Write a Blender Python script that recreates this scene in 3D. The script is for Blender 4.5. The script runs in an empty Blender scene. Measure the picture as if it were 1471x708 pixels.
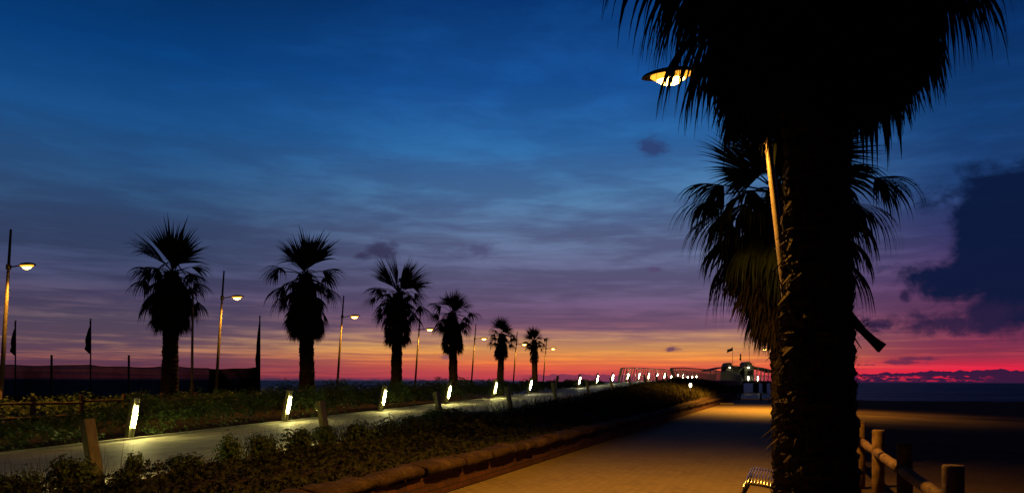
import bpy, math, random
from mathutils import Vector, Matrix, noise as mnoise
PI = math.pi
R_ = math.radians
sc = bpy.context.scene
COL = sc.collection

# ------------------------------------------------------------------ helpers
def lin(h):
    h = h.lstrip('#')
    out = []
    for i in (0, 2, 4):
        c = int(h[i:i+2], 16)/255
        out.append(c/12.92 if c <= .04045 else ((c+.055)/1.055)**2.4)
    return tuple(out)+(1,)

class MB:
    """collects faces for ONE mesh object"""
    def __init__(s): s.v = []; s.f = []; s.sm = []
    def quad(s, a, b, c, d, sm=False):
        i = len(s.v); s.v += [a, b, c, d]; s.f.append((i, i+1, i+2, i+3)); s.sm.append(sm)
    def tri(s, a, b, c):
        i = len(s.v); s.v += [a, b, c]; s.f.append((i, i+1, i+2)); s.sm.append(False)
    def box(s, c, size, rot=None, bev=0.0):
        c = Vector(c); hx, hy, hz = size[0]/2, size[1]/2, size[2]/2
        M = rot if rot is not None else Matrix.Identity(3)
        if bev <= 0:
            P = [Vector((x, y, z)) for z in (-hz, hz) for x, y in ((-hx, -hy), (hx, -hy), (hx, hy), (-hx, hy))]
            i = len(s.v); s.v += [c+M@p for p in P]
            F = [(0,3,2,1),(4,5,6,7),(0,1,5,4),(1,2,6,5),(2,3,7,6),(3,0,4,7)]
        else:
            b = min(bev, hx*.9, hy*.9, hz*.9)
            P = []
            for z, q in ((-hz, b), (-hz+b, 0), (hz-b, 0), (hz, b)):
                X, Y = hx-q, hy-q
                P += [Vector((x, y, z)) for x, y in ((-X+b,-Y),(X-b,-Y),(X,-Y+b),(X,Y-b),(X-b,Y),(-X+b,Y),(-X,Y-b),(-X,-Y+b))]
            i = len(s.v); s.v += [c+M@p for p in P]
            F = [tuple(range(7, -1, -1)), tuple(range(24, 32))]
            for k in range(3):
                for j in range(8):
                    F.append((k*8+j, k*8+(j+1) % 8, (k+1)*8+(j+1) % 8, (k+1)*8+j))
        for f in F: s.f.append(tuple(i+q for q in f)); s.sm.append(False)
    def tube(s, pts, rads, n=8, cap=True, sm=True):
        pts = [Vector(p) for p in pts]
        if not hasattr(rads, '__len__'): rads = [rads]*len(pts)
        i0 = len(s.v); up = None
        for k, p in enumerate(pts):
            d = (pts[min(k+1, len(pts)-1)]-pts[max(k-1, 0)]).normalized()
            if up is None:
                up = Vector((0, 0, 1)) if abs(d.z) < .9 else Vector((1, 0, 0))
            a = d.cross(up).normalized(); b = a.cross(d).normalized(); up = b
            for j in range(n):
                t = 2*PI*j/n
                s.v.append(p+(a*math.cos(t)+b*math.sin(t))*rads[k])
        for k in range(len(pts)-1):
            for j in range(n):
                s.f.append((i0+k*n+j, i0+k*n+(j+1) % n, i0+(k+1)*n+(j+1) % n, i0+(k+1)*n+j)); s.sm.append(sm)
        if cap:
            s.f.append(tuple(i0+j for j in range(n-1, -1, -1))); s.sm.append(False)
            e = i0+(len(pts)-1)*n
            s.f.append(tuple(e+j for j in range(n))); s.sm.append(False)
    def build(s, name, mat, parent=None, loc=None):
        me = bpy.data.meshes.new(name)
        me.from_pydata([tuple(v) for v in s.v], [], s.f)
        me.polygons.foreach_set('use_smooth', s.sm)
        me.materials.append(mat); me.update()
        o = bpy.data.objects.new(name, me); COL.objects.link(o)
        if parent: o.parent = parent
        if loc: o.location = loc
        return o

def tag(o, label=None, cat=None, group=None, kind=None):
    if label: o['label'] = label
    if cat: o['category'] = cat
    if group: o['group'] = group
    if kind: o['kind'] = kind
    return o
def empty(name, loc=(0, 0, 0), rz=0, label=None, cat=None, group=None):
    o = bpy.data.objects.new(name, None); COL.objects.link(o)
    o.location = loc; o.rotation_euler = (0, 0, rz); o.empty_display_size = .2
    return tag(o, label, cat, group)
def copy_tree(o, parent=None):
    c = o.copy(); COL.objects.link(c); c.parent = parent
    for ch in [x for x in COL.objects if x.parent == o and x is not c]:
        copy_tree(ch, c)
    return c
def catmull(pts, x):
    if x <= pts[0][0]: return pts[0][1]
    for (a, b), (c, d) in zip(pts, pts[1:]):
        if x <= c:
            t = (x-a)/(c-a); return b+(d-b)*t
    return pts[-1][1]
def smooth(a, b, x):
    t = max(0, min(1, (x-a)/(b-a))); return t*t*(3-2*t)

# ------------------------------------------------------------------ materials
class S:
    """socket wrapper for node maths"""
    nt = None
    def __init__(s, k): s.k = k
    @staticmethod
    def m(op, *a, clamp=False):
        n = S.nt.nodes.new('ShaderNodeMath'); n.operation = op; n.use_clamp = clamp
        for i, x in enumerate(a):
            if isinstance(x, S): S.nt.links.new(x.k, n.inputs[i])
            else: n.inputs[i].default_value = x
        return S(n.outputs[0])
    def __add__(s, o): return S.m('ADD', s, o)
    __radd__ = __add__
    def __sub__(s, o): return S.m('SUBTRACT', s, o)
    def __rsub__(s, o): return S.m('SUBTRACT', o, s)
    def __mul__(s, o): return S.m('MULTIPLY', s, o)
    __rmul__ = __mul__
    def __truediv__(s, o): return S.m('DIVIDE', s, o)
def sstep(a, b, x):
    n = S.nt.nodes.new('ShaderNodeMapRange'); n.interpolation_type = 'SMOOTHSTEP'
    S.nt.links.new(x.k, n.inputs['Value']); n.inputs['From Min'].default_value = a; n.inputs['From Max'].default_value = b
    return S(n.outputs[0])
def vec(x, y, z):
    n = S.nt.nodes.new('ShaderNodeCombineXYZ')
    for i, q in enumerate((x, y, z)):
        if isinstance(q, S): S.nt.links.new(q.k, n.inputs[i])
        else: n.inputs[i].default_value = q
    return n.outputs[0]
def nnoise(v, scale, detail=3, rough=.5, dist=0, lac=2):
    n = S.nt.nodes.new('ShaderNodeTexNoise')
    if v is not None: S.nt.links.new(v, n.inputs['Vector'])
    n.inputs['Scale'].default_value = scale; n.inputs['Detail'].default_value = detail
    n.inputs['Roughness'].default_value = rough; n.inputs['Distortion'].default_value = dist
    return S(n.outputs[0])
def ramp(x, stops, interp='LINEAR'):
    n = S.nt.nodes.new('ShaderNodeValToRGB'); cr = n.color_ramp; cr.interpolation = interp
    S.nt.links.new(x.k, n.inputs[0])
    while len(cr.elements) > 1: cr.elements.remove(cr.elements[0])
    cr.elements[0].position = stops[0][0]; cr.elements[0].color = stops[0][1]
    for p, c in stops[1:]:
        e = cr.elements.new(p); e.color = c
    return n.outputs[0]
def mixc(f, a, b, mode='MIX'):
    n = S.nt.nodes.new('ShaderNodeMix'); n.data_type = 'RGBA'; n.blend_type = mode
    if isinstance(f, S): S.nt.links.new(f.k, n.inputs[0])
    else: n.inputs[0].default_value = f
    for i, q in ((6, a), (7, b)):
        if isinstance(q, tuple): n.inputs[i].default_value = q
        else: S.nt.links.new(q, n.inputs[i])
    return n.outputs[2]

def mat(name, c1, c2=None, scale=4.0, rough=.8, metal=0, bump=0.0, bscale=None, spec=.3, coord='Object', stretch=(1, 1, 1), build=None):
    m = bpy.data.materials.new(name); m.use_nodes = True
    nt = m.node_tree; S.nt = nt
    b = nt.nodes['Principled BSDF']
    b.inputs['Roughness'].default_value = rough; b.inputs['Metallic'].default_value = metal
    b.inputs['Specular IOR Level'].default_value = spec
    tc = nt.nodes.new('ShaderNodeTexCoord'); mp = nt.nodes.new('ShaderNodeMapping')
    nt.links.new(tc.outputs[coord], mp.inputs[0]); mp.inputs['Scale'].default_value = stretch
    v = mp.outputs[0]
    if build:
        build(nt, b, v); return m
    c1 = tuple(c1)+(1,); c2 = tuple(c2)+(1,) if c2 else c1
    x = nnoise(v, scale, 4, .6)
    nt.links.new(ramp(x, [(.35, c1), (.65, c2)]), b.inputs['Base Color'])
    if bump:
        bn = nt.nodes.new('ShaderNodeBump'); bn.inputs['Strength'].default_value = bump
        bn.inputs['Distance'].default_value = .02
        nt.links.new(nnoise(v, bscale or scale*4, 4, .6).k, bn.inputs['Height'])
        nt.links.new(bn.outputs[0], b.inputs['Normal'])
    return m
def emit(name, col, strength):
    m = bpy.data.materials.new(name); m.use_nodes = True
    b = m.node_tree.nodes['Principled BSDF']
    b.inputs['Base Color'].default_value = (.8, .8, .8, 1)
    b.inputs['Emission Color'].default_value = tuple(col)+(1,)
    b.inputs['Emission Strength'].default_value = strength
    return m

def leaf_mat(name, c1, c2, scale, rough=.55, spec=.3):
    def bld(nt, b, v):
        x = nnoise(v, scale, 3, .6)
        g = nt.nodes.new('ShaderNodeNewGeometry')
        y = S(g.outputs['Random Per Island'])
        f = S.m('ADD', x*.6, y*.4)
        nt.links.new(ramp(f, [(.3, tuple(c1)+(1,)), (.7, tuple(c2)+(1,))]), b.inputs['Base Color'])
    return mat(name, c1, rough=rough, spec=spec, build=bld)

M = {}
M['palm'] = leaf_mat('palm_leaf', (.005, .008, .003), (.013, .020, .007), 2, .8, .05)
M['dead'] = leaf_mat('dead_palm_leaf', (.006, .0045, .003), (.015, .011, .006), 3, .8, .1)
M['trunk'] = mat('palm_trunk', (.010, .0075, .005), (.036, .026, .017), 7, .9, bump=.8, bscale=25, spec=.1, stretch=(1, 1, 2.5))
M['shrub'] = leaf_mat('shrub_leaf', (.05, .095, .018), (.12, .19, .045), 3, .5)
M['shrubdark'] = leaf_mat('groundcover_leaf', (.010, .014, .005), (.026, .029, .011), 3, .7, .15)
M['grass'] = leaf_mat('dry_grass', (.03, .03, .012), (.085, .075, .03), 1.2, .8, .1)
M['twig'] = mat('twig', (.05, .035, .02), (.09, .06, .035), 20)
M['wood'] = mat('fence_wood', (.065, .038, .018), (.17, .105, .048), 9, .75, bump=.7, bscale=60, stretch=(1, 1, 1))
M['post'] = mat('bollard_timber', (.20, .19, .10), (.31, .29, .16), 5, .65, bump=.3, bscale=40, stretch=(4, 4, .6))
M['metal'] = mat('galvanised_pole', (.13, .11, .08), (.19, .16, .12), 3, .5, metal=.3, bump=.15, bscale=30)
M['darkmetal'] = mat('dark_metal', (.03, .03, .032), (.05, .05, .05), 4, .5, metal=.6)
M['chrome'] = mat('steel_rod', (.35, .35, .36), (.5, .5, .5), 8, .25, metal=1.0)
M['concrete'] = mat('pier_concrete', (.05, .05, .048), (.10, .095, .085), 1.2, .9, bump=.4, bscale=12)
M['railpaint'] = mat('rail_paint', (.38, .36, .25), (.5, .47, .33), 2, .5)
M['pavpaint'] = mat('pavilion_paint', (.13, .13, .09), (.20, .19, .13), .8, .6)
M['darkglass'] = mat('dark_glass', (.02, .02, .025), (.03, .03, .035), 2, .1, spec=.6)
M['flag'] = mat('flag_cloth', (.03, .03, .03), (.06, .055, .05), 5, .8)
M['flagpale'] = mat('flag_pale_cloth', (.18, .16, .16), (.30, .27, .26), 3, .8)
M['cloth'] = mat('dark_clothing', (.02, .02, .024), (.035, .035, .04), 9, .9)
M['skin'] = mat('skin', (.25, .14, .09), (.3, .17, .11), 9, .6)
M['box'] = mat('painted_box', (.30, .2, .15), (.4, .27, .2), 4, .7)
AMB = (1.0, .45, .075)
M['lamp'] = emit('sodium_lamp', AMB, 45)
M['lampmid'] = emit('sodium_lamp_mid', AMB, 40)
M['glow'] = emit('amber_halo', (1.0, .40, .03), 1.8)  # emission standing in for the orange fringe of lamp glare
M['lampfar'] = emit('sodium_lamp_far', (1.0, .46, .08), 40)
M['tube'] = emit('fluorescent_tube', (1.0, .88, .30), 290)
M['tubefar'] = emit('fluorescent_tube_cool', (1.0, .92, .50), 120)
M['whitelamp'] = emit('white_flood', (1.0, .9, .6), 14)

# ------------------------------------------------------------------ layout functions
SL = .362
ANG = math.atan(SL)                       # the promenade runs this far clockwise of +Y
FWD = Vector((math.sin(ANG), math.cos(ANG), 0)); RGT = Vector((math.cos(ANG), -math.sin(ANG), 0))
def Xe(Y): return -.9+SL*(Y-11)           # left edge of the paved path
DN, DF = -6.15, -12.55                    # near and far edge of the raised walkway
ZW = [(-30, -.9), (10, -.14), (16, 0), (22, .14), (34, .42), (46, .73), (58, 1.04), (70, 1.36), (80, 1.6), (103, 1.8), (126, 1.86), (400, 1.86)]
def zw(X, Y):
    d = X-Xe(Y)
    return catmull(ZW, Y+.32*d)
def beach(X, Y):
    d = X-Xe(Y)
    z = -.12-.25*smooth(6, 20, d)-.35*smooth(45, 95, Y)*1.0
    z -= .9*smooth(95, 116, Y)
    return z
def bed(X, Y):
    d = X-Xe(Y); t = max(0, min(1, d/DN))
    B = catmull([(20, 0), (30, .12), (38, .42), (48, .62), (62, .78), (72, .7), (80, .3), (86, 0)], Y)
    return .33*(1-t)+zw(Xe(Y)+DN, Y)*t+B*math.sin(PI*min(1, t*.9+.05))**.8
def height(X, Y):
    d = X-Xe(Y); b = beach(X, Y)
    nz = mnoise.noise(Vector((X*.35, Y*.35, 0)))*.05
    if d > 0:
        p = -.03+(b+nz+.03)*smooth(5.6, 9, d)
        if Y > 70.2: return b+nz+(p-b)*(1-smooth(70.2, 76, Y))
        return p
    if d > DN:
        inner = bed(X, Y) if d < -.3 else (-.06 if d > -.1 else .2)
        f = 1-smooth(73, 84, Y+.5*d+2)
        return b+(inner-b)*f+nz*.5
    if d > DF:
        h = zw(X, Y)-.12
        return b+(h-b)*(1-smooth(76, 84, Y))
    side = smooth(-12.55, -22, d) if False else min(1, (DF-d)/9)
    base = zw(X, Y)-.06
    tgt = .12-.55*smooth(-21.8, -27, -abs(d)) if False else .12-.6*(min(1, max(0, (-d-22)/8)))
    h = base+(tgt-base)*side
    f = 1-smooth(70, 90, Y)
    return b+(h-b)*f*(1-smooth(30, 40, -d))+nz

# terrain ------------------------------------------------------------
def sand_nodes(nt, b, v):
    x = nnoise(v, .6, 6, .65); y = nnoise(v, 14, 4, .6)
    f = x*.6+y*.4
    nt.links.new(ramp(f, [(.35, (.03, .021, .013, 1)), (.65, (.07, .048, .029, 1))]), b.inputs['Base Color'])
    bn = nt.nodes.new('ShaderNodeBump'); bn.inputs['Strength'].default_value = .9; bn.inputs['Distance'].default_value = .06
    nt.links.new(nnoise(v, 5, 5, .6).k, bn.inputs['Height']); nt.links.new(bn.outputs[0], b.inputs['Normal'])
M['sand'] = mat('sand', (0, 0, 0), rough=.95, spec=.05, build=sand_nodes)
mb = MB()
xs = []; x = -1500.0
def axis(lo, hi, fine_lo, fine_hi, step):
    a = []; x = fine_lo
    while x <= fine_hi: a.append(x); x += step
    g = step*2; x = fine_lo-g; L = []
    while x > lo: L.append(x); g *= 1.5; x -= g
    L.append(lo); g = step*2; x = a[-1]+g; Rr = []
    while x < hi: Rr.append(x); g *= 1.5; x += g
    Rr.append(hi)
    return L[::-1]+a+Rr
xs = axis(-1500, 1500, -46, 60, .45)
xs = sorted([x for x in xs if not -.6 < x < .3]+[-.62, -.32, -.28, -.06, -.02, .3]); ys = axis(-200, 150, -2, 128, .5)
nx = len(xs)
for Y in ys:
    for dx_ in xs:
        X = Xe(Y)+dx_; mb.v.append((X, Y, height(X, Y)))
for j in range(len(ys)-1):
    for i in range(nx-1):
        a = j*nx+i; mb.f.append((a, a+1, a+nx+1, a+nx)); mb.sm.append(True)
tag(mb.build('ground', M['sand']), 'dark sandy ground running down to the sea', 'ground', kind='structure')

# sea ------------------------------------------------------------------
def sea_nodes(nt, b, v):
    b.inputs['Roughness'].default_value = .45
    b.inputs['Specular IOR Level'].default_value = .12
    s = nt.nodes.new('ShaderNodeSeparateXYZ'); nt.links.new(v, s.inputs[0])
    X = S(s.outputs[0]); Y = S(s.outputs[1])
    w = nnoise(vec(X*.02, Y*.09, 0), 1, 4, .6, .4)
    w2 = nnoise(vec(X*.012, Y*.02, 3), 1, 3, .6)
    f = w*.65+w2*.35
    nt.links.new(ramp(f, [(.36, (.014, .028, .075, 1)), (.5, (.035, .06, .14, 1)), (.58, (.2, .24, .36, 1))]), b.inputs['Base Color'])
    bn = nt.nodes.new('ShaderNodeBump'); bn.inputs['Strength'].default_value = 1; bn.inputs['Distance'].default_value = .8
    nt.links.new(nnoise(vec(X*.25, Y*.7, 0), 1, 5, .6).k, bn.inputs['Height']); nt.links.new(bn.outputs[0], b.inputs['Normal'])
M['sea'] = mat('sea_water', (0, 0, 0), build=sea_nodes)
mb = MB(); mb.quad((-14000, 90, -1.02), (14000, 90, -1.02), (14000, 16000, -1.02), (-14000, 16000, -1.02))
tag(mb.build('sea', M['sea']), 'dark blue sea out to the horizon', 'sea', kind='structure')

# paved path -------------------------------------------------------------
def pav_nodes(nt, b, v):
    s = nt.nodes.new('ShaderNodeSeparateXYZ'); nt.links.new(v, s.inputs[0])
    X = S(s.outputs[0]); Y = S(s.outputs[1])
    u = X*math.cos(ANG+PI/4)-Y*math.sin(ANG+PI/4); w = X*math.sin(ANG+PI/4)+Y*math.cos(ANG+PI/4)
    br = nt.nodes.new('ShaderNodeTexBrick'); nt.links.new(vec(u, w, 0), br.inputs['Vector'])
    br.inputs['Scale'].default_value = 1; br.inputs['Brick Width'].default_value = .22; br.inputs['Row Height'].default_value = .11
    br.inputs['Mortar Size'].default_value = .010; br.inputs['Mortar Smooth'].default_value = .3; br.inputs['Bias'].default_value = 0
    br.inputs['Color1'].default_value = (.10, .078, .042, 1); br.inputs['Color2'].default_value = (.15, .118, .062, 1)
    br.inputs['Mortar'].default_value = (.05, .035, .02, 1)
    n = nnoise(v, .7, 6, .65); n2 = nnoise(v, 9, 4, .6)
    sandc = mixc(sstep(.36, .56, n*.6+n2*.4)*.65, br.outputs['Color'], (.14, .112, .048, 1))
    dirt = mixc(sstep(.55, .8, nnoise(v, 1.7, 5, .6))*.55, sandc, (.055, .037, .022, 1))
    nt.links.new(dirt, b.inputs['Base Color'])
    bn = nt.nodes.new('ShaderNodeBump'); bn.inputs['Strength'].default_value = .6; bn.inputs['Distance'].default_value = .008
    nt.links.new((S(br.outputs['Fac'])*-1+n2*.8).k, bn.inputs['Height']); nt.links.new(bn.outputs[0], b.inputs['Normal'])
M['paving'] = mat('brick_paving', (0, 0, 0), rough=.8, spec=.2, build=pav_nodes)
mb = MB(); Y = -4.0
while Y < 70:
    Y2 = min(Y+2, 70)
    a = Vector((Xe(Y), Y, .004)); b = Vector((Xe(Y)+5.75, Y, .004)); c = Vector((Xe(Y2)+5.75, Y2, .004)); d = Vector((Xe(Y2), Y2, .004))
    mb.quad(a, b, c, d); mb.quad(b, b-Vector((0, 0, .2)), c-Vector((0, 0, .2)), c); Y = Y2
mb.quad(c, c-Vector((0, 0, .3)), d-Vector((0, 0, .3)), d)
tag(mb.build('brick_path', M['paving']), 'amber lit brick paved promenade', 'path', kind='structure')

# raised walkway -----------------------------------------------------------
def walk_nodes(nt, b, v):
    s = nt.nodes.new('ShaderNodeSeparateXYZ'); nt.links.new(v, s.inputs[0])
    X = S(s.outputs[0]); Y = S(s.outputs[1])
    al = X*math.sin(ANG)+Y*math.cos(ANG); ac = X*math.cos(ANG)-Y*math.sin(ANG)
    j = S.m('FRACT', al/2.2); jl = S.m('LESS_THAN', j, .014)
    x = nnoise(vec(al*.3, ac*1.2, 0), 2, 5, .6); y = nnoise(v, 30, 3, .6)
    z_ = nnoise(vec(al*.8, ac*.9, 4), 1, 6, .7)
    c = mixc(sstep(.5, .68, z_)*.65, ramp(x*.7+y*.3, [(.3, (.28, .26, .19, 1)), (.7, (.46, .43, .32, 1))]), (.15, .135, .095, 1))
    nt.links.new(mixc(jl*.85, c, (.12, .11, .09, 1)), b.inputs['Base Color'])
    bn = nt.nodes.new('ShaderNodeBump'); bn.inputs['Strength'].default_value = .3; bn.inputs['Distance'].default_value = .01
    nt.links.new(y.k, bn.inputs['Height']); nt.links.new(bn.outputs[0], b.inputs['Normal'])
M['walk'] = mat('walkway_concrete', (0, 0, 0), rough=.7, spec=.3, build=walk_nodes)
def station(s, d):
    """point at along-station s (zw abscissa) and X offset d"""
    Y = s-.32*d; return Vector((Xe(Y)+d, Y, catmull(ZW, s)))
mb = MB(); s = -6.0
while s < 78:
    s2 = min(s+1.5, 78)
    P = [station(s, DF), station(s, DN), station(s2, DN), station(s2, DF)]
    mb.quad(*P)
    K = .14*RGT; up = Vector((0, 0, .05)); dn = Vector((0, 0, -.35))
    for A, B, sg in ((P[1], P[2], 1), (P[0], P[3], -1)):
        mb.quad(A+K*sg+dn, B+K*sg+dn, B+K*sg+up, A+K*sg+up)
        mb.quad(A+up, A+K*sg+up, B+K*sg+up, B+up); mb.quad(A, A+up, B+up, B)
    s = s2
tag(mb.build('walkway', M['walk']), 'pale raised walkway ramping up to the pier', 'walkway', kind='structure')

# ------------------------------------------------------------------ stone wall
def stone_nodes(nt, b, v):
    x = nnoise(v, 2.2, 6, .65); y = nnoise(v, 22, 4, .65)
    nt.links.new(ramp(x*.6+y*.4, [(.36, (.014, .009, .006, 1)), (.52, (.035, .022, .014, 1)), (.68, (.085, .058, .036, 1))]), b.inputs['Base Color'])
    bn = nt.nodes.new('ShaderNodeBump'); bn.inputs['Strength'].default_value = 1; bn.inputs['Distance'].default_value = .03
    nt.links.new((x+y*.5).k, bn.inputs['Height']); nt.links.new(bn.outputs[0], b.inputs['Normal'])
M['stone'] = mat('coping_stone', (0, 0, 0), rough=.9, spec=.1, build=stone_nodes)
def brick_nodes(nt, b, v):
    s = nt.nodes.new('ShaderNodeSeparateXYZ'); nt.links.new(v, s.inputs[0])
    X = S(s.outputs[0]); Y = S(s.outputs[1]); Z = S(s.outputs[2])
    al = X*math.sin(ANG)+Y*math.cos(ANG)
    br = nt.nodes.new('ShaderNodeTexBrick'); nt.links.new(vec(al, Z, 0), br.inputs['Vector'])
    br.inputs['Scale'].default_value = 1; br.inputs['Brick Width'].default_value = .26; br.inputs['Row Height'].default_value = .085
    br.inputs['Mortar Size'].default_value = .008; br.inputs['Mortar Smooth'].default_value = .4
    br.inputs['Color1'].default_value = (.08, .033, .018, 1); br.inputs['Color2'].default_value = (.045, .023, .014, 1)
    br.inputs['Mortar'].default_value = (.03, .022, .016, 1)
    y = nnoise(v, 14, 4, .65)
    nt.links.new(mixc(sstep(.5, .75, y)*.6, br.outputs['Color'], (.05, .035, .025, 1)), b.inputs['Base Color'])
    bn = nt.nodes.new('ShaderNodeBump'); bn.inputs['Strength'].default_value = .9; bn.inputs['Distance'].default_value = .015
    nt.links.new((S(br.outputs['Fac'])*-1+y*.7).k, bn.inputs['Height']); nt.links.new(bn.outputs[0], b.inputs['Normal'])
M['brick'] = mat('wall_brick', (0, 0, 0), rough=.9, spec=.1, build=brick_nodes)
wall = empty('garden_wall', (Xe(8), 8, 0), 0, 'long low brick wall with rounded stone coping between the planted bed and the brick path', 'wall')
def rel(o, mbx):
    off = Vector(o.location)
    mbx.v = [Vector(v)-off for v in mbx.v]; return mbx
mb = MB(); rnd = random.Random(3)
for k in range(140):
    Ya = 2+k*.486; Yb = Ya+.486
    A = Vector((Xe(Ya)-.03, Ya, 0)); B = Vector((Xe(Yb)-.03, Yb, 0))
    q = -.26*RGT
    mb.quad(A+Vector((0,0,-.05)), B+Vector((0,0,-.05)), B+Vector((0,0,.30)), A+Vector((0,0,.30)))
    mb.quad(B+q+Vector((0,0,-.05)), A+q+Vector((0,0,-.05)), A+q+Vector((0,0,.30)), B+q+Vector((0,0,.30)))
E1 = B; mb.quad(E1+Vector((0,0,-.05)), E1+q+Vector((0,0,-.05)), E1+q+Vector((0,0,.3)), E1+Vector((0,0,.3)))
rel(wall, mb).build('brick_face', M['brick'], wall)
cs = MB(); L = Ya = 2.0
while Ya < 70:
    ln = rnd.uniform(.85, 1.25); Yb = min(Ya+ln, 70.2)
    n = 16; m_ = 14; i0 = len(cs.v)
    jz = rnd.uniform(-.012, .012); jx = rnd.uniform(-.02, .02); wd = rnd.uniform(.19, .22); hz = rnd.uniform(.075, .09)
    for a in range(n+1):
        t = a/n; Yt = Ya+.012+(Yb-Ya-.024)*t; e = (1-abs(2*t-1)**6)**.5*.07+.93 if 0 < a < n else .86
        for j in range(m_):
            th = 2*PI*j/m_; ct, st = math.cos(th), math.sin(th)
            rx = math.copysign(abs(ct)**.6, ct)*wd*e; rz = math.copysign(abs(st)**.7, st)*hz*e
            p = Vector((Xe(Yt)-.14+jx, Yt, .385+jz))+RGT*rx+Vector((0, 0, rz))
            nn = mnoise.noise(p*3.1)*.045+mnoise.noise(p*9)*.02+mnoise.noise(p*23)*.008
            p += RGT*nn*math.copysign(1, ct)+Vector((0, 0, nn))
            cs.v.append(p)
    for a in range(n):
        for j in range(m_):
            cs.f.append((i0+a*m_+j, i0+a*m_+(j+1) % m_, i0+(a+1)*m_+(j+1) % m_, i0+(a+1)*m_+j)); cs.sm.append(True)
    cs.f.append(tuple(i0+j for j in range(m_))[::-1]); cs.sm.append(False)
    cs.f.append(tuple(i0+n*m_+j for j in range(m_))); cs.sm.append(False)
    Ya = Yb
rel(wall, cs).build('coping', M['stone'], wall)

# ------------------------------------------------------------------ palms
def fan(mb, o, d, L, spread, nb, droop, rnd, flat=1.0, wf=1.0, seg=5, cup=.25, rollr=.45):
    """one fan leaf: o hastula, d direction, L blade length"""
    d = d.normalized()
    s = d.cross(Vector((0, 0, 1)))
    if s.length < .1: s = Vector((rnd.uniform(-1, 1), rnd.uniform(-1, 1), 0))
    s.normalize(); roll = rnd.uniform(-1, 1)*rollr
    s = Matrix.Rotation(roll, 3, d)@s; n = s.cross(d).normalized()
    da = 2*spread/(nb-1)
    for k in range(nb):
        a = -spread+da*k+rnd.uniform(-.012, .012)
        b = d*math.cos(a)+s*math.sin(a)-n*abs(math.sin(a))*cup
        b.normalize()
        ln = L*(1-.28*(abs(a)/2.0)**1.5)*rnd.uniform(.78, 1.08)
        p = o.copy(); cur = b.copy(); prev = None
        br = rnd.random() < .25
        for q in range(seg+1):
            t = q/seg
            w = cur.cross(n)
            if w.length < .05: w = s.copy()
            w.normalize()
            r = t*ln
            w1 = min(r*math.tan(da/2)*1.12+.004, (1-t)**1.45*ln*.09*wf+.0015)
            A, B = p-w*w1, p+w*w1
            if prev: mb.quad(prev[0], prev[1], B, A)
            prev = (A, B)
            g = droop*(t**1.3)*(1.5 if br and t > .4 else 1)
            cur = (cur+Vector((0, 0, -1))*g+Vector((rnd.gauss(0, .03), rnd.gauss(0, .03), 0))*t).normalized()
            p = p+cur*(ln/seg)

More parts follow.
